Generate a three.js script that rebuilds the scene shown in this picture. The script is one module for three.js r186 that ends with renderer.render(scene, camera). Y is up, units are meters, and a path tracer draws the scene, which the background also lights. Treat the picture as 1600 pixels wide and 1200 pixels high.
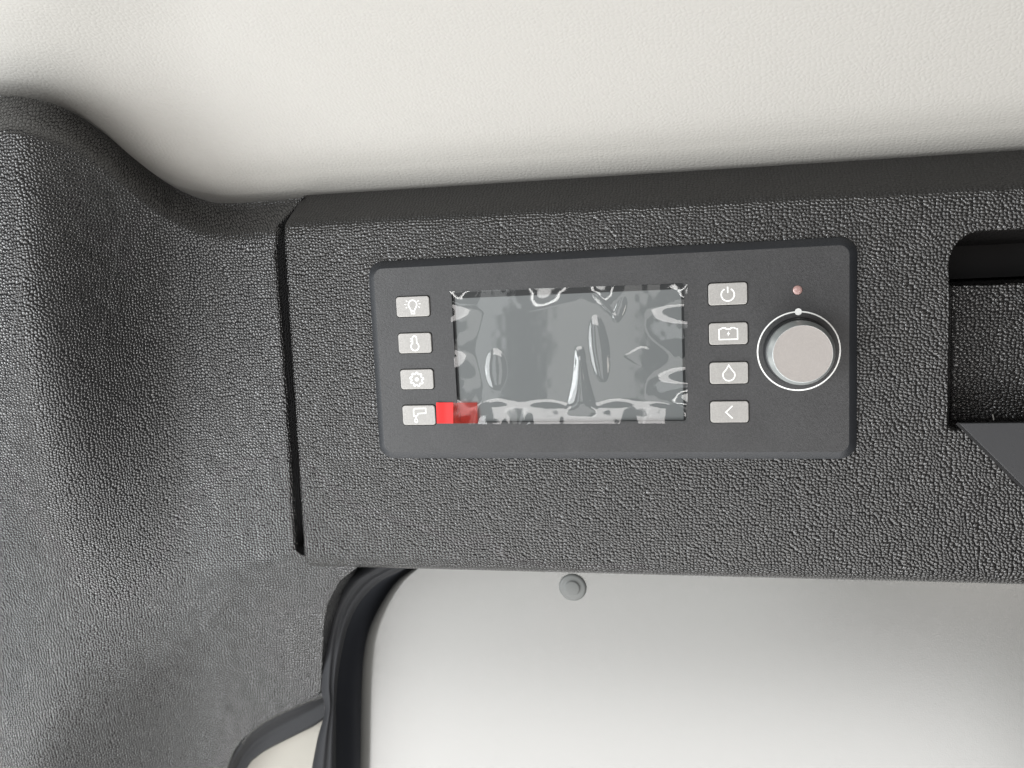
import * as THREE from 'three';
import { mergeGeometries } from 'three/addons/utils/BufferGeometryUtils.js';

// ---------- camera, light, exposure ----------
const scene = new THREE.Scene();
const camera = new THREE.PerspectiveCamera(49.55, 4 / 3, 0.02, 20);
const CAM = new THREE.Vector3(0.0426, 0.0317, 0.376);
camera.position.copy(CAM);
camera.rotation.set(-0.11287, 0.21978, -0.04371, 'YXZ');
camera.focus = 0.385;
camera.userData.fStop = 11;
camera.updateMatrixWorld(true);

scene.background = new THREE.Color().setRGB(0.12, 0.12, 0.122);
const renderer = new THREE.WebGLRenderer({ antialias: true });
renderer.setSize(1024, 768);
renderer.toneMapping = THREE.LinearToneMapping;
renderer.toneMappingExposure = 0.81;
renderer.shadowMap.enabled = true;

// daylight from outside the view: area lights added at the sides, rear and below
function addedDaylight(x, y, z, w, h, L, r, g, b, tx = 0, ty = 0, tz = 0) {
  const l = new THREE.RectAreaLight(new THREE.Color().setRGB(r, g, b), L, w, h);
  l.position.set(x, y, z); l.lookAt(tx, ty, tz); l.name = 'added_daylight';
  scene.add(l);
}
addedDaylight(-1.3, -0.25, 0.95, 0.7, 1.0, 13.0, 0.97, 1.0, 1.015);
addedDaylight(-0.86, -0.15, 1.2, 0.36, 0.8, 7.5, 0.97, 1.0, 1.01);
addedDaylight(0.65, -0.35, 1.4, 0.25, 0.45, 6.0, 1.0, 0.90, 0.83);
addedDaylight(-0.22, 0.22, 1.25, 0.56, 0.22, 6.0, 1.0, 0.965, 0.95);
addedDaylight(-0.2, -0.62, 1.2, 1.0, 0.05, 12.0, 1.0, 0.99, 0.97, 0, -0.1, 0);
addedDaylight(-0.25, -0.9, 0.7, 1.6, 0.3, 7.5, 1.0, 0.99, 0.97, -0.25, 0, 0.65);  // this and the next two: added upward lights standing in for a sunlit floor
addedDaylight(-0.3, -0.9, 0.2, 1.4, 0.45, 3.6, 1.0, 0.99, 0.97, -0.3, 0, 0.19);
addedDaylight(-0.1, -0.9, 1.1, 1.6, 0.42, 7.4, 1.0, 0.99, 0.97, -0.1, 0, 0.9);
// two dim lights added behind the camera for pale bands in the film
addedDaylight(-0.48, -0.12, 1.5, 0.15, 0.7, 1.7, 0.97, 1.0, 1.0, -0.48, -0.12, 0);
addedDaylight(-0.185, -0.12, 1.5, 0.205, 0.7, 1.5, 1.0, 0.99, 0.96, -0.185, -0.12, 0);

// ---------- helpers ----------
const RM = camera.matrixWorld.clone().setPosition(0, 0, 0);
function at(px, py, z) {                       // the point of the plane at depth z that a sight line meets
  const d = new THREE.Vector3((px - 800) / 1300, -(py - 600) / 1300, -1).applyMatrix4(RM);
  return d.multiplyScalar((z - CAM.z) / d.z).add(CAM);
}
let seed = 12345;
const rnd = () => { seed = (Math.imul(seed, 1664525) + 1013904223) >>> 0; return seed / 4294967296; };
const sm = (a, b, x) => { const t = Math.min(1, Math.max(0, (x - a) / (b - a))); return t * t * (3 - 2 * t); };
const mix = (a, b, t) => a + (b - a) * t;
function curve(pts, x) {                       // piecewise smooth-ish interpolation through [x, y] pairs
  if (x <= pts[0][0]) return pts[0][1];
  for (let i = 0; i + 1 < pts.length; i++) if (x <= pts[i + 1][0]) {
    const [x0, y0] = pts[i], [x1, y1] = pts[i + 1], t = (x - x0) / (x1 - x0);
    const [xa, ya] = pts[Math.max(0, i - 1)], [xb, yb] = pts[Math.min(pts.length - 1, i + 2)];
    const m0 = (y1 - ya) / (x1 - xa) * (x1 - x0), m1 = (yb - y0) / (xb - x0) * (x1 - x0);
    const t2 = t * t, t3 = t2 * t;
    return (2 * t3 - 3 * t2 + 1) * y0 + (t3 - 2 * t2 + t) * m0 + (-2 * t3 + 3 * t2) * y1 + (t3 - t2) * m1;
  }
  return pts[pts.length - 1][1];
}
function hash(i, j, k) { let h = Math.imul(i, 374761393) ^ Math.imul(j, 668265263) ^ Math.imul(k, 1274126177); h = Math.imul(h ^ (h >>> 13), 1274126177); return ((h ^ (h >>> 16)) >>> 0) / 4294967296; }
function vnoise(x, y, n, k) {                  // value noise, period n
  const i = Math.floor(x), j = Math.floor(y), u = x - i, v = y - j, a = u * u * (3 - 2 * u), b = v * v * (3 - 2 * v);
  const w = (p, q) => hash(((p % n) + n) % n, ((q % n) + n) % n, k);
  return mix(mix(w(i, j), w(i + 1, j), a), mix(w(i, j + 1), w(i + 1, j + 1), a), b);
}
// surface as a grid of points f(i, j) -> Vector3, uv in metres along the surface
function grid(nu, nv, f, ownUV) {
  const pos = [], uv = [], idx = [], P = [];
  for (let j = 0; j <= nv; j++) for (let i = 0; i <= nu; i++) P.push(f(i, j));
  const U = new Float32Array(P.length), V = new Float32Array(P.length), W = nu + 1;
  for (let j = 0; j <= nv; j++) for (let i = 0; i <= nu; i++) {
    const n = j * W + i;
    U[n] = i ? U[n - 1] + P[n].distanceTo(P[n - 1]) : P[n].x;
    V[n] = j ? V[n - W] + P[n].distanceTo(P[n - W]) : 0;
    pos.push(P[n].x, P[n].y, P[n].z); if (ownUV) uv.push(...ownUV(i, j, P[n])); else uv.push(U[n], -V[n]);
    if (i < nu && j < nv) idx.push(n, n + W, n + 1, n + 1, n + W, n + W + 1);
  }
  const g = new THREE.BufferGeometry();
  g.setAttribute('position', new THREE.Float32BufferAttribute(pos, 3));
  g.setAttribute('uv', new THREE.Float32BufferAttribute(uv, 2));
  g.setIndex(idx); g.computeVertexNormals();
  return g;
}
function mesh(name, geo, mat, parent) {
  const m = new THREE.Mesh(Array.isArray(geo) ? mergeGeometries(geo.map((g) => g.index ? g.toNonIndexed() : g)) : geo, mat);
  m.name = name; m.castShadow = m.receiveShadow = true; parent.add(m);
  return m;
}
function thing(name, label, category) {
  const o = new THREE.Group(); o.name = name; o.userData = { label, category, kind: 'thing' }; scene.add(o);
  return o;
}
function roundRect(w, h, r, cx = 0, cy = 0, Path = THREE.Shape) {
  const s = new Path(), x0 = cx - w / 2, x1 = cx + w / 2, y0 = cy - h / 2, y1 = cy + h / 2;
  s.moveTo(x0 + r, y0); s.lineTo(x1 - r, y0); s.absarc(x1 - r, y0 + r, r, -Math.PI / 2, 0);
  s.lineTo(x1, y1 - r); s.absarc(x1 - r, y1 - r, r, 0, Math.PI / 2); s.lineTo(x0 + r, y1);
  s.absarc(x0 + r, y1 - r, r, Math.PI / 2, Math.PI); s.lineTo(x0, y0 + r); s.absarc(x0 + r, y0 + r, r, Math.PI, Math.PI * 1.5);
  return s;
}
function rrPoints(w, h, r, n = 10) {           // rounded rectangle as a closed list of points
  const p = [];
  for (let q = 0; q < 4; q++) for (let k = 0; k <= n; k++) {
    const a = (q + k / n) * Math.PI / 2, sx = q === 0 || q === 3 ? 1 : -1, sy = q < 2 ? 1 : -1;
    p.push([sx * (w / 2 - r) + r * Math.cos(a), sy * (h / 2 - r) + r * Math.sin(a)]);
  }
  return p;
}
// printed line: a flat ribbon along a list of points
function ribbon(pts, w, closed = false, z = 0) {
  const n = pts.length, pos = [], idx = [];
  for (let i = 0; i < n; i++) {
    const a = pts[closed ? (i + n - 1) % n : Math.max(0, i - 1)], b = pts[closed ? (i + 1) % n : Math.min(n - 1, i + 1)], p = pts[i];
    const d1 = [p[0] - a[0], p[1] - a[1]], d2 = [b[0] - p[0], b[1] - p[1]];
    const l1 = Math.hypot(...d1) || 1, l2 = Math.hypot(...d2) || 1;
    let tx = d1[0] / l1 + d2[0] / l2, ty = d1[1] / l1 + d2[1] / l2; const l = Math.hypot(tx, ty) || 1; tx /= l; ty /= l;
    const c = Math.max(0.55, l1 > 1e-9 && l2 > 1e-9 && Math.hypot(...d1) && Math.hypot(...d2) ? (tx * d2[0] + ty * d2[1]) / l2 || 1 : 1);
    const k = w / 2 / c;
    pos.push(p[0] - ty * k, p[1] + tx * k, z, p[0] + ty * k, p[1] - tx * k, z);
  }
  for (let i = 0; i < (closed ? n : n - 1); i++) { const a = 2 * i, b = 2 * ((i + 1) % n); idx.push(a, a + 1, b, b, a + 1, b + 1); }
  const g = new THREE.BufferGeometry();
  g.setAttribute('position', new THREE.Float32BufferAttribute(pos, 3)); g.setIndex(idx); g.computeVertexNormals();
  g.setAttribute('uv', new THREE.Float32BufferAttribute(new Float32Array(pos.length / 3 * 2), 2));
  return g;
}
const arc = (cx, cy, r, a0, a1, n = 24, ry = r) => Array.from({ length: n + 1 }, (_, i) => { const a = mix(a0, a1, i / n); return [cx + r * Math.cos(a), cy + ry * Math.sin(a)]; });
const disc = (x, y, r, z, n = 32) => { const g = new THREE.CircleGeometry(r, n); g.translate(x, y, z); return g; };

// ---------- textures ----------
function dataTex(n, fn, metres, srgb = false) {
  const d = new Uint8Array(n * n * 4);
  for (let j = 0; j < n; j++) for (let i = 0; i < n; i++) {
    const v = fn(i, j), o = 4 * (j * n + i);
    if (typeof v === 'number') d[o] = d[o + 1] = d[o + 2] = v * 255; else { d[o] = v[0] * 255; d[o + 1] = v[1] * 255; d[o + 2] = v[2] * 255; }
    d[o + 3] = 255;
  }
  const t = new THREE.DataTexture(d, n, n);
  t.wrapS = t.wrapT = THREE.RepeatWrapping; t.magFilter = THREE.LinearFilter; t.repeat.set(1 / metres, 1 / metres);
  if (srgb) t.colorSpace = THREE.SRGBColorSpace;
  t.needsUpdate = true;
  return t;
}
// moulded grain: irregular cells; domes for the dark plastic (sharp = 0), flat tops with grooves for the lining
function grain(n, cells, aspect, k, sharp, warp = 0.5) {
  const nx = cells, ny = Math.round(cells * aspect), J = sharp ? 0.8 : 0.68;
  return (i, j) => {
    let x = i / n * nx, y = j / n * ny;
    x += warp * (vnoise(i / n * 30, j / n * 30, 30, k + 5) - 0.5) * 2; y += warp * (vnoise(i / n * 30, j / n * 30, 30, k + 6) - 0.5) * 2;
    const ci = Math.floor(x), cj = Math.floor(y);
    let d1 = 9, d2 = 9, id = 0;
    for (let a = -2; a <= 2; a++) for (let b = -2; b <= 2; b++) {
      const p = (((ci + a) % nx) + nx) % nx, q = (((cj + b) % ny) + ny) % ny;
      const dx = ci + a + 0.5 + J * (hash(p, q, k) - 0.5) - x, dy = cj + b + 0.5 + J * (hash(p, q, k + 1) - 0.5) - y, d = Math.hypot(dx, dy);
      if (d < d1) { d2 = d1; d1 = d; id = hash(p, q, k + 2); } else if (d < d2) d2 = d;
    }
    if (!sharp) return Math.min(1, Math.max(0, (1 - 1.25 * d1 * d1) * (0.72 + 0.28 * id) * (0.55 + 0.45 * Math.min(1, (d2 - d1) / 0.35))));
    const e = Math.min(1, (d2 - d1) / sharp), top = 1 - 0.45 * d1 * d1;
    return Math.min(1, Math.max(0, Math.pow(e, 0.6) * top * (0.78 + 0.22 * id) + 0.06 * (vnoise(i / n * 256, j / n * 256, 256, k + 3) - 0.5)));
  };
}
const tGrain = dataTex(2048, grain(2048, 112, 1.15, 11, 0, 0.45), 0.18);
const tCeil = dataTex(1024, grain(1024, 64, 1.4, 31, 0.9, 0.3), 0.14);
const tFine = dataTex(1024, (i, j) => 0.5 * vnoise(i / 4, j / 4, 256, 41) + 0.5 * vnoise(i / 2, j / 2, 512, 42), 0.1);
const tSpeck = dataTex(1024, (i, j) => { const v = 0.86 + 0.08 * hash(i >> 1, j >> 1, 51) + 0.06 * vnoise(i / 64, j / 64, 16, 52); return v; }, 0.16, true);
const tPlate = dataTex(1024, (i, j) => 0.74 + 0.2 * hash(i >> 1, j >> 1, 55) + 0.06 * vnoise(i / 40, j / 40, 26, 56), 0.2, true);
const tTone = dataTex(512, (i, j) => 0.86 + 0.14 * (0.6 * vnoise(i / 64, j / 64, 8, 61) + 0.4 * vnoise(i / 16, j / 16, 32, 62)), 0.4, true);
const tWeave = dataTex(256, (i, j) => 0.5 + 0.5 * Math.sin((i + j) / 256 * Math.PI * 2 * 16) * Math.sin((i - j) / 256 * Math.PI * 2 * 16), 0.02);

// ---------- materials ----------
const lin = (r, g, b) => new THREE.Color().setRGB(r, g, b);
const S = (o) => new THREE.MeshStandardMaterial(o), Ph = (o) => new THREE.MeshPhysicalMaterial(o);
const M = {
  console: Ph({ ior: 1.72, color: lin(0.016, 0.0153, 0.0150), roughness: 0.16, bumpMap: tGrain, bumpScale: 0.00072, map: tTone, side: THREE.DoubleSide }),
  consoleBevel: S({ color: lin(0.022, 0.0212, 0.0208), roughness: 0.42, bumpMap: tGrain, bumpScale: 0.0006, map: tTone, side: THREE.DoubleSide }),
  pillar: Ph({ ior: 1.82, color: lin(0.028, 0.028, 0.029), roughness: 0.16, bumpMap: tGrain, bumpScale: 0.00085, map: tTone, side: THREE.DoubleSide }),
  ceiling: S({ color: lin(0.345, 0.335, 0.314), roughness: 0.6, bumpMap: tCeil, bumpScale: 0.00017, side: THREE.DoubleSide }),
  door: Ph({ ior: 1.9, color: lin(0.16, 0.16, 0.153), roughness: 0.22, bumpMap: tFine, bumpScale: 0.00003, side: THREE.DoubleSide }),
  cap: Ph({ color: lin(0.11, 0.115, 0.112), roughness: 0.45 }),
  rubber: S({ color: lin(0.009, 0.010, 0.013), roughness: 0.75, bumpMap: tFine, bumpScale: 0.00004, side: THREE.DoubleSide }),
  frame: S({ color: lin(0.006, 0.008, 0.013), roughness: 0.75, side: THREE.DoubleSide }),
  fabric: S({ color: lin(0.36, 0.345, 0.31), roughness: 0.9, bumpMap: tWeave, bumpScale: 0.0001, side: THREE.DoubleSide }),
  plate: S({ color: lin(0.052, 0.052, 0.054), roughness: 0.48, map: tPlate, bumpMap: tFine, bumpScale: 0.00006 }),
  bevel: S({ color: lin(0.020, 0.022, 0.026), roughness: 0.5, map: tSpeck, bumpMap: tFine, bumpScale: 0.00002, side: THREE.DoubleSide }),
  insert: S({ color: lin(0.032, 0.033, 0.036), roughness: 0.5, bumpMap: tFine, bumpScale: 0.00003 }),
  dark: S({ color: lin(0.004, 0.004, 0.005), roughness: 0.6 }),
  button: S({ color: lin(0.42, 0.408, 0.392), roughness: 0.5, metalness: 0.25, map: tSpeck }),
  print: S({ color: lin(0.93, 0.93, 0.91), roughness: 0.55, side: THREE.DoubleSide }),
  knobCap: S({ color: lin(0.47, 0.44, 0.42), roughness: 0.42, metalness: 0.5, map: tSpeck, bumpMap: tFine, bumpScale: 0.00002 }),
  knobBody: S({ color: lin(0.56, 0.59, 0.585), roughness: 0.3, metalness: 0.6 }),
  skirt: S({ color: lin(0.012, 0.013, 0.015), roughness: 0.4 }),
  led: Ph({ color: lin(0.40, 0.25, 0.23), roughness: 0.3, clearcoat: 0.6 }),
  screen: Ph({ color: lin(0.135, 0.142, 0.144), roughness: 0.3 }),
  black: S({ color: lin(0.006, 0.007, 0.008), roughness: 0.3 }),
  film: Ph({ color: lin(0.97, 0.98, 0.98), transmission: 1, thickness: 0, roughness: 0.06, ior: 1.7, side: THREE.DoubleSide }),
  tab: Ph({ color: lin(0.80, 0.012, 0.012), roughness: 0.4 }),
  tabClear: Ph({ color: lin(0.72, 0.07, 0.05), transmission: 0.75, thickness: 0, roughness: 0.15, ior: 1.5, side: THREE.DoubleSide }),
  dust: S({ color: lin(0.55, 0.53, 0.5), roughness: 0.9 }),
};

const ZC = -0.0025;                            // front face of the console, the plate stands proud of it

// ---------- ceiling lining ----------
{
  const L = (px) => 307 - 0.065 * (px - 490);
  const g = grid(220, 90, (i, j) => {
    const px = -420 + i * (2500 / 220), d = mix(600, -45, Math.pow(j / 90, 0.75));
    const k = Math.max(0, d - 40), soft = k < 50 ? k * k / 100 : k - 25;    // rounded fold
    const z = -0.0315 + 0.00032 * d - 0.00014 * soft + 0.018 * sm(330, -20, px) * sm(20, 190, d);
    return at(px, L(px) - d, z);
  });
  const m = mesh('ceiling', g, M.ceiling, scene);
  m.userData = { kind: 'structure', label: 'off-white grained ceiling lining above the dark console' };
}

// ---------- overhead console ----------
const consoleThing = thing('overhead_console', 'dark grey grained plastic console that holds the control panel', 'console');
{
  const left = (y) => -0.1535 - 0.0018 * (0.067 - y) / 0.163;
  const cols = [];
  for (let k = 0; k <= 8; k++) cols.push(0.003 * (1 - Math.cos(k / 8 * Math.PI / 2)));
  for (let s = 0.004; s < 0.285; s += 0.0015) cols.push(s);
  for (let s = 0.285; s < 0.36; s += 0.0006) cols.push(s);
  for (let s = 0.36; s < 0.6; s += 0.004) cols.push(s);
  cols.unshift(-1);
  const prof = (s) => {                        // y, z down the section for one column
    const x = s - 0.15, f = (x + 0.15) / 0.32;
    const yT = mix(0.0832, 0.0804, f), yB = mix(0.0673, 0.0637, f), yL = mix(-0.1064, -0.1046, f), p = [];
    for (let k = 0; k <= 12; k++) p.push([mix(yT + 0.001, yB + 0.0028, k / 12), mix(-0.026, ZC - 0.0038, k / 12)]);
    for (let k = 1; k <= 8; k++) { const t = k / 8, a = (1 - t) * (1 - t), b = 2 * t * (1 - t), c = t * t; p.push([a * (yB + 0.0028) + b * yB + c * (yB - 0.005), a * (ZC - 0.0038) + b * ZC + c * ZC]); }
    for (let k = 1; k <= 190; k++) p.push([mix(yB - 0.005, yL + 0.008, k / 190), ZC]);
    for (let k = 1; k <= 12; k++) { const a = k / 12 * Math.PI / 2; p.push([yL + 0.008 - 0.008 * Math.sin(a), ZC - 0.0095 + 0.0095 * Math.cos(a)]); }
    for (let k = 1; k <= 6; k++) p.push([yL + 0.0003 * k, ZC - 0.0095 - 0.008 * k]);
    return p;
  };
  const n = prof(0).length, secs = cols.map((s) => prof(Math.max(0, s)));
  const arcs = [0]; for (let j = 1; j < n; j++) arcs.push(arcs[j - 1] + Math.hypot(secs[9][j][0] - secs[9][j - 1][0], secs[9][j][1] - secs[9][j - 1][1]));
  const X0 = 0.1468, Y1 = 0.0462, YS = 0.0268, R = 0.011;
  const surface = (i, j) => {
    const [y, z0] = secs[i][j]; let s = cols[i], z = z0;
    if (s < 0) { s = 0.0002; z -= 0.03; } else if (s < 0.003) z -= 0.003 - Math.sqrt(0.003 ** 2 - (0.003 - s) ** 2);
    const x = left(y) + s;
    if (x > 0.13 && y < 0.06 && y > -0.05) {   // the storage pocket
      const ax = X0 + R - x, ay = y - (Y1 - R);
      const out = ax > 0 && ay > 0 ? Math.hypot(ax, ay) - R : Math.max(ax, ay) - R;
      const w = sm(0.0012, -0.005, out) * sm(-0.0350, -0.0332, y);
      z -= w * mix(0.016, 0.07, sm(YS - 0.0012, YS, y));
    }
    return new THREE.Vector3(x, y, z);
  };
  const FOLD = 16;
  const g = grid(cols.length - 1, n - 1 - FOLD, (i, j) => surface(i, j + FOLD), (i, j, p) => [p.x, -arcs[j + FOLD]]);
  const top = grid(cols.length - 1, FOLD, surface, (i, j, p) => [p.x, -arcs[j]]);
  mesh('console_bevel', top, M.consoleBevel, consoleThing);
  const shadeSheet = new THREE.BoxGeometry(0.28, 0.0185, 0.002); shadeSheet.translate(0.288, 0.0368, ZC - 0.058);  // black sheet added so the deep top of the pocket stays dark
  mesh('pocket_shade_sheet', shadeSheet, M.dark, consoleThing).userData.label = 'black sheet added to darken the top of the storage pocket';
  mesh('console_body', g, M.console, consoleThing);
  { const o = at(1552, 652, ZC - 0.012), l = new THREE.CapsuleGeometry(0.00022, 0.0022, 4, 8); l.rotateZ(0.2); l.translate(o.x, o.y, o.z); mesh('lint', l, M.dust, consoleThing).userData.label = 'tiny pale lint fibre in the pocket'; }
  // smooth cover plate that closes the lower part of the pocket
  const s = new THREE.Shape([[0.1506, -0.0325], [0.42, -0.0325], [0.42, -0.088], [0.2022, -0.088]].map(([x, y]) => new THREE.Vector2(x, y)));
  const c = new THREE.ExtrudeGeometry(s, { depth: 0.0022, bevelEnabled: true, bevelSize: 0.0003, bevelThickness: 0.0003, bevelSegments: 2 });
  c.translate(0, 0, ZC - 0.0017);
  mesh('cover_plate', c, M.insert, consoleThing).userData.label = 'smooth dark grey plate with a slanting edge below the pocket';
  const gap = ribbon([[0.1494, -0.0324], [0.2012, -0.0886]], 0.0011, false, ZC + 0.0002);
  mesh('joint', gap, M.dark, consoleThing);
}

// ---------- pillar trim ----------
const topPts = [[-400, 190], [-200, 160], [-60, 147], [0, 149], [40, 152], [100, 169], [160, 206], [210, 248], [260, 285], [310, 310], [350, 317.5], [420, 314], [500, 306]];
const edgePts = [[300, 492], [308, 480], [330, 460], [352, 437], [400, 435], [629, 452], [858, 466], [866, 474], [874, 500], [880, 535], [885, 560], [908, 531], [945, 511], [985, 505.5], [1078, 502], [1084, 498], [1098, 470], [1117, 428], [1135, 400], [1155, 378], [1176, 364], [1200, 355], [1300, 330]];
function lerpPts(pts, x) {
  if (x <= pts[0][0]) return pts[0][1];
  for (let i = 0; i + 1 < pts.length; i++) if (x <= pts[i + 1][0]) return mix(pts[i][1], pts[i + 1][1], (x - pts[i][0]) / (pts[i + 1][0] - pts[i][0]));
  return pts[pts.length - 1][1];
}
const foldPts = [[-300, 1500], [0, 1230], [120, 1090], [220, 1000], [300, 945], [375, 902], [470, 868], [600, 858]];
function pillarZ(px, py) {
  const q = px - (py - 600) * 0.05;
  let z = ZC + mix(0.066, 0.026, sm(480, 1120, py)) * sm(325, 10, q);
  z += mix(0.0024, 0.0012, sm(500, 900, py)) * Math.exp(-(((q - 322) / 30) ** 2));
  const f = curve(foldPts, px), soft = mix(25, 260, sm(440, 120, px)), d = py - f;
  const lift = d < -soft / 2 ? 0 : d > soft / 2 ? d : ((d + soft / 2) ** 2) / (2 * soft);   // rounded fold
  z -= 0.00026 * lift;
  return z;
}
const pillar = thing('pillar_trim', 'curved dark grey grained pillar cover left of the console', 'pillar cover');
{
  const n1 = 120, nu = 160, nv = 340, X0 = -300;
  const column = (i, py) => {
    const e = lerpPts(edgePts, py), lim = 405 + (Math.min(py, 868) - 600) * 0.06, k = Math.min(i, nu);
    const px = k <= n1 ? mix(X0, lim, Math.pow(k / n1, 0.9)) : mix(lim, Math.max(e, lim), (k - n1) / (nu - n1));
    return Math.min(px, e);
  };
  const g = grid(nu + 3, nv, (i, j) => {
    const back = Math.max(0, i - nu);
    let T = 300; for (let k = 0; k < 8; k++) T = curve(topPts, column(i, T));
    const v = j / nv, py = T + (1290 - T) * (v < 0.15 ? v * 0.7 : mix(0.105, 1, (v - 0.15) / 0.85)), e = lerpPts(edgePts, py), px = column(i, py);
    let z = pillarZ(px, py);
    z -= 0.020 * (1 - sm(-6, 62, py - T)) ;
    const near = e - px;
    z -= 0.003 * ((1 - Math.min(1, near / 11)) ** 2) * sm(880, 850, py);
    const p = at(px, py, z);
    if (back) { p.z -= 0.012 * back; p.x -= 0.0004 * back; }
    return p;
  }, (i, j, p) => [p.x - 0.7 * p.z, p.y + 0.3 * p.z]);
  mesh('pillar_body', g, M.pillar, pillar);
}

{
  const scratch = (x0, y0, x1, y1, w) => {
    const p = []; for (let k = 0; k <= 24; k++) { const t = k / 24; p.push([mix(x0, x1, t) + 1.5 * Math.sin(t * 5), mix(y0, y1, t)]); }
    return grid(1, 24, (i, j) => { const [a, b] = p[j], v = w * Math.sin(Math.PI * j / 24) * (0.5 + 0.5 * hash(j, 3, 9)); return at(a + (i - 0.5) * v, b, pillarZ(a, b) + 0.00025); });
  };
  const worn = S({ color: lin(0.2, 0.2, 0.2), roughness: 0.5, side: THREE.DoubleSide });
  mesh('scratch', scratch(192, 330, 150, 590, 0.7), worn, pillar);
  mesh('scratch', scratch(40, 390, 14, 560, 0.6), worn, pillar);
}
// ---------- white door panel, seal ----------
// border curves, each with its depth, taken from the edges seen in the opening
const sealOut = [[600, 850], [562, 884], [531, 908], [511, 945], [504.5, 985], [502, 1030], [502, 1078], [506, 1096], [507.5, 1112], [503, 1130], [497, 1150], [491, 1180], [485, 1215], [475, 1290]];
const sealIn = [[690, 846], [636, 886], [595, 908], [566, 936], [547, 970], [535, 1014], [528, 1058], [526, 1082], [525, 1100], [525, 1120], [525, 1140], [525, 1170], [525, 1210], [524, 1290]];
const panelEdge = [[712, 842], [646, 887], [616, 912], [589, 954], [574, 990], [567, 1030], [564.5, 1073], [564, 1090], [563.5, 1110], [563, 1130], [563, 1150], [562.5, 1180], [562, 1210], [560, 1290]];
const sec = (arr, t, k) => { const n = arr.length - 1, x = t * n; return curve(arr.map((p, i) => [i, p[k]]), x); };
const sealThing = thing('door_seal', 'black rubber door seal curving beside the white panel', 'seal');
{
  const N = 120;
  const g = grid(18, N, (i, j) => {
    const t = j / N, w = (i - 2) / 14, c = Math.min(1, Math.max(0, w));
    const px = mix(sec(sealOut, t, 0), sec(sealIn, t, 0), c), py = mix(sec(sealOut, t, 1), sec(sealIn, t, 1), c);
    let z = -0.058 + 0.010 * Math.sqrt(Math.max(0, 1 - (2 * c - 1) ** 2)) - 0.002 * Math.exp(-(((c - 0.62) / 0.1) ** 2));
    if (w < 0) z -= 0.012; if (w > 1) z -= 0.02;
    return at(px, py, z);
  });
  mesh('seal_bulb', g, M.rubber, sealThing);
  const h = grid(12, N, (i, j) => {
    const t = j / N, c = i / 12;
    const px = mix(sec(sealIn, t, 0) - 6, sec(panelEdge, t, 0) + 6, c), py = mix(sec(sealIn, t, 1), sec(panelEdge, t, 1), c);
    return at(px, py, -0.072 - 0.024 * Math.sin(c * Math.PI / 2));
  });
  mesh('seal_channel', h, M.frame, sealThing);
}
const door = thing('white_panel', 'smooth white panel with a rounded corner below the console', 'panel');
{
  const N = 120, nu = 90;
  const g = grid(nu, N, (i, j) => {
    const t = j / N, c = i / nu;
    const ex = sec(panelEdge, t, 0), ey = sec(panelEdge, t, 1);
    const px = mix(ex, 1950, Math.pow(c, 2)), py = mix(ey, mix(790, 1350, t), sm(0, 1, Math.pow(c, 0.9)));
    const r = (px - ex) / 15, z = -0.08 - (r < 1 ? 0.007 * (1 - Math.sqrt(1 - (1 - r) ** 2)) : 0) - (i === 0 ? 0.004 : 0);
    const p = at(px, py, z);
    return p;
  });
  mesh('panel_face', g, M.door, door);
  const o = at(895, 917.5, -0.08);
  const rr = 0.0081, pts = [[0, 0.0022], [0.0036, 0.0022], [0.0042, 0.0018], [0.0046, 0.0012], [0.0062, 0.0012], [0.0072, 0.001], [0.0079, 0.0004], [rr, -0.0006]].map(([r, z]) => new THREE.Vector2(r, z));
  const l = new THREE.LatheGeometry(pts.slice().reverse(), 40); l.rotateX(Math.PI / 2); l.translate(o.x, o.y, o.z);
  M.cap.side = THREE.DoubleSide;
  mesh('screw_cap', l, M.cap, door).userData.label = 'round grey screw cap near the top edge';
}
// corner with rubber edging and pale fabric
const quarter = thing('rubber_edging', 'black rubber edging strip along the lower end of the pillar cover', 'edging');
{
  const A = [[504, 1078], [480, 1090], [455, 1103], [430, 1116], [405, 1132], [385, 1149], [370, 1170], [360, 1190], [345, 1230], [325, 1300]];
  const B = [[509, 1122], [490, 1135], [470, 1145], [448, 1156], [428, 1166], [412, 1175], [400, 1184], [390, 1194], [375, 1225], [360, 1300]];
  const N = 60, g = grid(16, N, (i, j) => {
    const t = j / N, c = i / 16;
    const px = mix(sec(A, t, 0), sec(B, t, 0), c), py = mix(sec(A, t, 1), sec(B, t, 1), c);
    const f = pillarZ(sec(A, t, 0), sec(A, t, 1));
    let z = f - 0.005 - 0.016 * sm(0.1, 0.5, c) + 0.0012 * Math.sin(c * 40) * sm(0.5, 0.6, c) * 0.12;
    if (i === 16) z -= 0.006;
    return at(px, py, z);
  });
  mesh('edging_strip', g, M.rubber, quarter);
  // folded grey lip of the trim above it
  const C = [[502, 1080], [478, 1089], [452, 1101], [428, 1113], [405, 1127], [388, 1142], [376, 1158]];
  const g2 = grid(10, 50, (i, j) => {
    const t = j / 50, a = i / 10 * Math.PI, px = sec(C, t, 0), py = sec(C, t, 1), w = 12 * (1 - 0.4 * t);
    return at(px + 3 * (1 - Math.cos(a)) / 2, py - 1 + w * (1 - Math.cos(a)) / 2, pillarZ(px, py) - 0.005 + 0.004 * Math.sin(a));
  });
  mesh('trim_lip', g2, M.pillar, pillar);
}
{
  const fab = thing('fabric_lining', 'cream woven fabric lining in the corner below the rubber edging', 'lining');
  const g = grid(12, 12, (i, j) => { const u = i / 12, v = j / 12; return at(mix(330, 512, u), mix(1090, 1320, v), -0.105 + 0.004 * Math.sin(u * 2.2)); });
  mesh('fabric_sheet', g, M.fabric, fab);
}

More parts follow.
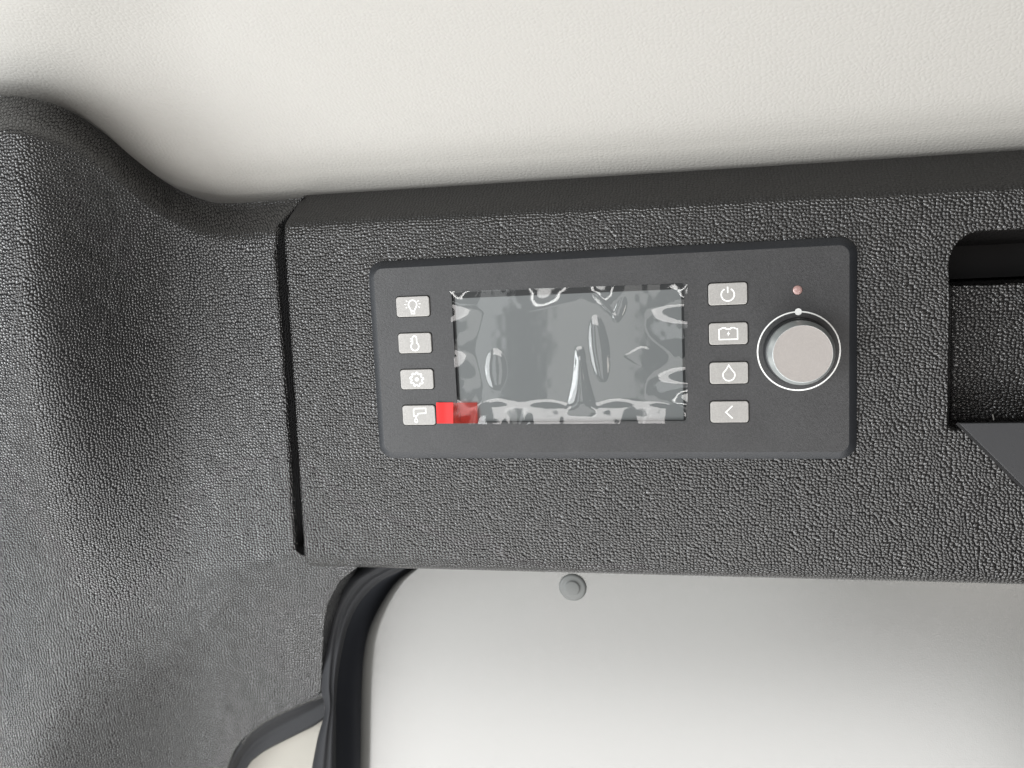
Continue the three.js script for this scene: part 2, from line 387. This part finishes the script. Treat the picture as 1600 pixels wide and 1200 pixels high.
// ---------- control panel ----------
const panel = thing('control_panel', 'dark grey control panel with screen, eight buttons and a silver knob', 'control panel');
const PW = 0.2198, PH = 0.0957, BW = 0.0036;   // outer size at the console, width of the sloping border
{
  const a = rrPoints(PW, PH, 0.0075), b = rrPoints(PW - 2 * BW, PH - 2 * BW, 0.0042), lo = a.length;
  const rings = [[0, -0.006], [0, ZC], [0.06, ZC + 0.0004], [0.5, -0.0009], [0.88, -0.00018], [1, 0]];
  const g = grid(lo, rings.length - 1, (i, j) => {
    const k = i % lo, [t, z] = rings[rings.length - 1 - j];
    return new THREE.Vector3(mix(a[k][0], b[k][0], t), mix(a[k][1], b[k][1], t), z);
  });
  mesh('sloping_border', g, M.bevel, panel);
}
const BX = [-0.0876, 0.0565], BY = [0.0258, 0.0085, -0.0088, -0.0261], KX = 0.0857, KY = 0;
const SX0 = -0.0685, SX1 = 0.0378, SY0 = -0.0300, SY1 = 0.0313;
{
  const s = roundRect(PW - 2 * BW, PH - 2 * BW, 0.0042);
  for (const x of BX) for (const y of BY) s.holes.push(roundRect(0.0171, 0.0102, 0.0015, x, y, THREE.Path));
  s.holes.push(roundRect(SX1 - SX0, SY1 - SY0, 0.0012, (SX0 + SX1) / 2, (SY0 + SY1) / 2, THREE.Path));
  const led = new THREE.Path(); led.absarc(0.0855, 0.0262, 0.0021, 0, Math.PI * 2); s.holes.push(led);
  const g = new THREE.ExtrudeGeometry(s, { depth: 0.0018, bevelEnabled: false, curveSegments: 10 });
  g.translate(0, 0, -0.0018);
  mesh('faceplate', g, M.plate, panel);
  const back = new THREE.PlaneGeometry(PW - 0.01, PH - 0.01); back.translate(0, 0, -0.0021);
  mesh('back_board', back, M.dark, panel);
  // screen
  const sc = new THREE.BoxGeometry(SX1 - SX0 - 0.0002, SY1 - SY0 - 0.0002, 0.0005); sc.translate((SX0 + SX1) / 2, (SY0 + SY1) / 2, -0.00165);
  const screen = mesh('screen', sc, M.screen, panel);
  screen.userData.label = 'grey unlit display screen';
  const bar = [[SX0, SX1, SY1 - 0.0026, SY1], [SX0, SX0 + 0.0012, SY0, SY1 - 0.0026], [SX1 - 0.0012, SX1, SY0, SY1 - 0.0026]].map(([x0, x1, y0, y1]) => { const p = new THREE.PlaneGeometry(x1 - x0, y1 - y0); p.translate((x0 + x1) / 2, (y0 + y1) / 2, -0.00137); return p; });
  mesh('screen_border', bar, M.black, screen);
}
// icons, in millimetres about the middle of the button
const mm = (l) => l.map(([x, y]) => [x / 1000, y / 1000]);
const LW = 0.00054, IZ = 0.00075;
const R = (pts, closed = false, w = LW) => ribbon(mm(pts), w, closed, IZ);
const dash = (x, y, a, l = 0.45) => R([[x - l * Math.cos(a), y - l * Math.sin(a)], [x + l * Math.cos(a), y + l * Math.sin(a)]], false, 0.0004);
function gear() { const p = []; for (let k = 0; k < 96; k++) { const a = k / 96 * Math.PI * 2, r = 2.95 + 0.45 * Math.tanh(2.2 * Math.sin(a * 9 + 0.6)); p.push([r * Math.cos(a), r * Math.sin(a)]); } return p; }
function drop(cx, cy, r, h) { const p = arc(cx, cy, r, Math.PI * 0.86, Math.PI * 2.14, 24); p.push([cx + r * 0.45, cy + h * 0.55], [cx, cy + h], [cx - r * 0.45, cy + h * 0.55]); return p; }
const icons = [
  ['light bulb', [R([...arc(0, 0.9, 2.05, Math.PI * 1.17, -Math.PI * 0.17, 28), [0.75, -1.9], [0.75, -3.3], [-0.75, -3.3], [-0.75, -1.9]], true), R([[-0.75, -1.95], [0.75, -1.95]]),
    dash(-2.9, 2.6, -0.6), dash(-3.5, 1.05, 0), dash(-3.1, -0.4, 0.5), dash(2.9, 2.6, 0.6), dash(3.5, 1.2, 0), dash(3.1, -0.3, -0.5)]],
  ['thermometer', [R([...arc(0, -1.6, 1.95, Math.PI * 0.68, Math.PI * 2.32, 24), ...arc(0, 2.3, 1.05, 0, Math.PI, 14)], true), dash(-1.75, 2.1, 0, 0.4), dash(-1.75, 0.9, 0, 0.4)]],
  ['gear', [R(gear(), true), disc(0, 0, 0.00095, IZ)]],
  ['tap', [R([[-2.5, -0.3], [-2.5, 2.3], [-2.2, 3], [-1.5, 3.25], [3.6, 3.25], [3.6, 1], [-0.3, 0.75], [-0.6, 0.1], [-1.1, -0.3]], true), R(drop(-1.5, -2.7, 0.75, 1.7), true, 0.0004)]],
  ['power', [R(arc(0, -0.35, 2.75, Math.PI * 0.66, Math.PI * 2.34, 36)), R([[0, 0.4], [0, 3.1]])]],
  ['battery', [R([[-3.9, -2.5], [-3.9, 1.9], [-2.9, 2.2], [-2.6, 2.55], [-1.2, 2.55], [-0.9, 2.0], [0.9, 2.0], [1.2, 2.55], [2.6, 2.55], [2.9, 2.2], [3.9, 1.9], [3.9, -2.5]], true, 0.0005), (() => { const g = new THREE.ShapeGeometry(new THREE.Shape(mm([[0.3, 1.2], [-0.65, -0.25], [0, -0.25], [-0.2, -1.3], [0.7, 0.2], [0.1, 0.2]]).map(([x, y]) => new THREE.Vector2(x, y)))); g.translate(0, 0, IZ); return g; })()]],
  ['water drop', [R(drop(0, -0.9, 2.55, 4.4), true, 0.0005)]],
  ['back arrow', [R([[1.3, 2.7], [-1.5, -0.1], [1.3, -2.9]], false, 0.0005)]],
];
{
  const s = roundRect(0.0158, 0.0089, 0.0011);
  const cap = new THREE.ExtrudeGeometry(s, { depth: 0.0018, bevelEnabled: true, bevelSize: 0.0003, bevelThickness: 0.0003, bevelSegments: 3, curveSegments: 8 });
  cap.translate(0, 0, -0.0014);
  icons.forEach(([what, geo], k) => {
    const b = mesh('button', cap, M.button, panel);
    b.position.set(BX[k >> 2], BY[k & 3], 0);
    b.userData.label = `silver button with a white ${what} symbol`;
    mesh('icon', geo, M.print, b);
  });
}
{
  const d = new THREE.SphereGeometry(0.002, 24, 12, 0, Math.PI * 2, 0, Math.PI / 2); d.rotateX(Math.PI / 2); d.scale(1, 1, 0.35); d.translate(0.0855, 0.0262, -0.0003);
  mesh('indicator_light', d, M.led, panel).userData.label = 'small round pinkish indicator light';
  const a0 = Math.PI / 2;
  mesh('dial_ring', ribbon(arc(KX, KY, 0.01695, a0, a0 + Math.PI * 2, 128).slice(0, -1), 0.00056, true, 0.00012), M.print, panel);
  mesh('dial_marker', disc(KX, KY + 0.01695, 0.00145, 0.0002), M.print, panel);
  const lathe = (p) => { const l = new THREE.LatheGeometry(p.map(([r, z]) => new THREE.Vector2(r / 1000, z / 1000)), 96); l.rotateX(Math.PI / 2); l.translate(KX, KY, 0); return l; };
  const knob = mesh('knob', lathe([[13.3, 4.2], [13.45, 4.6], [13.5, 5.2], [13.5, 10.2], [13.35, 10.7], [12.1, 14.1]]), M.knobBody, panel);
  knob.userData.label = 'round silver rotary knob';
  mesh('knob_skirt', lathe([[14.6, -0.2], [14.5, 0.6], [14.2, 3.6], [13.8, 4.2], [13.0, 4.3]]), M.skirt, knob);
  mesh('knob_rim', lathe([[12.1, 14.1], [12.05, 14.5], [11.9, 14.8], [11.75, 14.8]]), M.knobBody, knob);
  mesh('knob_cap', lathe([[11.75, 14.8], [11.6, 14.72], [6, 14.7], [0, 14.7]]), M.knobCap, knob);
}
for (const m of [M.knobBody, M.skirt, M.knobCap]) m.side = THREE.DoubleSide;

// ---------- protective film ----------
const film = thing('protective_film', 'wrinkled clear plastic film with a red tab stuck over the screen', 'protective film');
const FC = [[701.5, 455.4], [1073.7, 442.8], [1074.5, 661.5], [716.7, 662.8]];
const filmPx = (u, v) => [mix(mix(FC[0][0], FC[1][0], u), mix(FC[3][0], FC[2][0], u), v), mix(mix(FC[0][1], FC[1][1], u), mix(FC[3][1], FC[2][1], u), v)];
const dome = (x, y, cx, cy, rx, ry, tilt, h) => { const dx = x - cx - tilt * (y - cy), dy = y - cy, r = (dx / rx) ** 2 + (dy / ry) ** 2; return r < 1 ? h * (1 - r) ** 1.0 * (1 - 0.35 * (1 - r)) : 0; };
function filmH(px, py) {                       // millimetres above the glass: the rim stands 1.5 mm up on the border
  const tau = Math.PI * 2, wav = (x, c, w) => 0.5 + 0.5 * Math.cos((x - c) / w * tau), LIFT = 1.5;
  const xr = 1008 + 36 * Math.exp(-(((py - 557) / 24) ** 2)) + 28 * sm(622, 655, py) + 24 * sm(490, 455, py), r = Math.max(0, (px - xr) / (1074 - xr));
  const xl = 756 - 12 * wav(py, 548, 150) + 10 * sm(500, 455, py), l = Math.max(0, (xl - px) / (xl - (701 + (py - 455) * 0.076)));
  const yt = 489 - 14 * wav(px, 900, 210) - 0.034 * (px - 870), t = Math.max(0, (yt - py) / (yt - (455.4 - 0.034 * (px - 702))));
  const yb = 622 + 7 * wav(px, 905, 190) - 4 * wav(px, 775, 90), b = Math.max(0, (py - yb) / (662 - yb));
  const hr = 0.75 * Math.pow(r, 1.3) + 1.35 * Math.pow(r, 1.1) * (wav(py + 7 * Math.sin(py / 19), 517, 90) - 0.3);
  const hl = 0.75 * Math.pow(l, 1.3) + 0.8 * Math.pow(l, 1.1) * (wav(py, 580, 74) - 0.4);
  const ht = 1.1 * Math.pow(t, 1.2) + 0.95 * Math.pow(t, 1.1) * (wav(px + 16 * Math.sin(px / 37) + 9 * Math.sin(px / 17 + 1), 835, 112) * (0.4 + 0.6 * wav(px, 850, 400)) - 0.3);
  const hb = 1.25 * b * sm(-0.2, 0.4, b) + 0.7 * Math.pow(b, 1.1) * (wav(px + 12 * Math.sin(px / 41), 775, 88) - 0.4);
  let h = LIFT * Math.pow(Math.max(hr, 0) ** 3 + Math.max(hl, 0) ** 3 + Math.max(ht, 0) ** 3 + Math.max(hb, 0) ** 3, 1 / 3);
  h += dome(px, py, 1000, 557, 26, 17 - 10 * sm(1005, 975, px), 0, 0.35);
  h += dome(px, py, 775, 577, 17, 33, 0.03, 0.9);
  h += dome(px, py, 936, 545, 15, 53, 0.12, 0.95);
  { const t = (py - 538) / 108; if (t > 0 && t < 1.05) { const c = 905 + 4 * t, w = 7 + 21 * t * t; h += Math.max(0, 1 - ((px - c) / w) ** 2) * 1.1 * sm(0, 0.25, t) * sm(1.05, 0.8, t); } }
  h += dome(px, py, 945, 478, 6, 22, 0.9, 0.45);
  h += dome(px, py, 968, 484, 9, 20, -0.3, 0.5);
  h += 0.16 * Math.min(1, r + l + t + b) * (vnoise(px / 13, py / 13, 512, 73) - 0.5);
  h += 0.05 * (vnoise(px / 34, py / 34, 512, 71) - 0.5) + 0.015 * (vnoise(px / 9, py / 9, 512, 72) - 0.5);
  return h;
}
const GLASS = -0.0012;
const onFilm = (px, py, lift = 0) => at(px, py, GLASS + 0.00012 + 0.001 * filmH(px, py) + lift);
{
  const nu = 260, nv = 160;
  mesh('film_sheet', grid(nu, nv, (i, j) => onFilm(...filmPx(i / nu, j / nv))), M.film, film);
  const t0 = grid(10, 10, (i, j) => at(mix(mix(681.5, 682.5, j / 10), 708, i / 10), mix(629, 661.5, j / 10), 0.0004 + 0.0004 * sm(6, 0, i)));
  mesh('pull_tab', t0, M.tab, film).userData.label = 'bright red pull tab beside the tap button';
  M.tab.side = THREE.DoubleSide;
  const t1 = grid(24, 20, (i, j) => onFilm(mix(708, mix(745.5, 746.5, j / 20), i / 24), mix(629, 661.5, j / 20), 0.00008));
  mesh('tab_adhesive', t1, M.tabClear, film).userData.label = 'translucent dark red end of the tab on the film';
}
renderer.render(scene, camera);
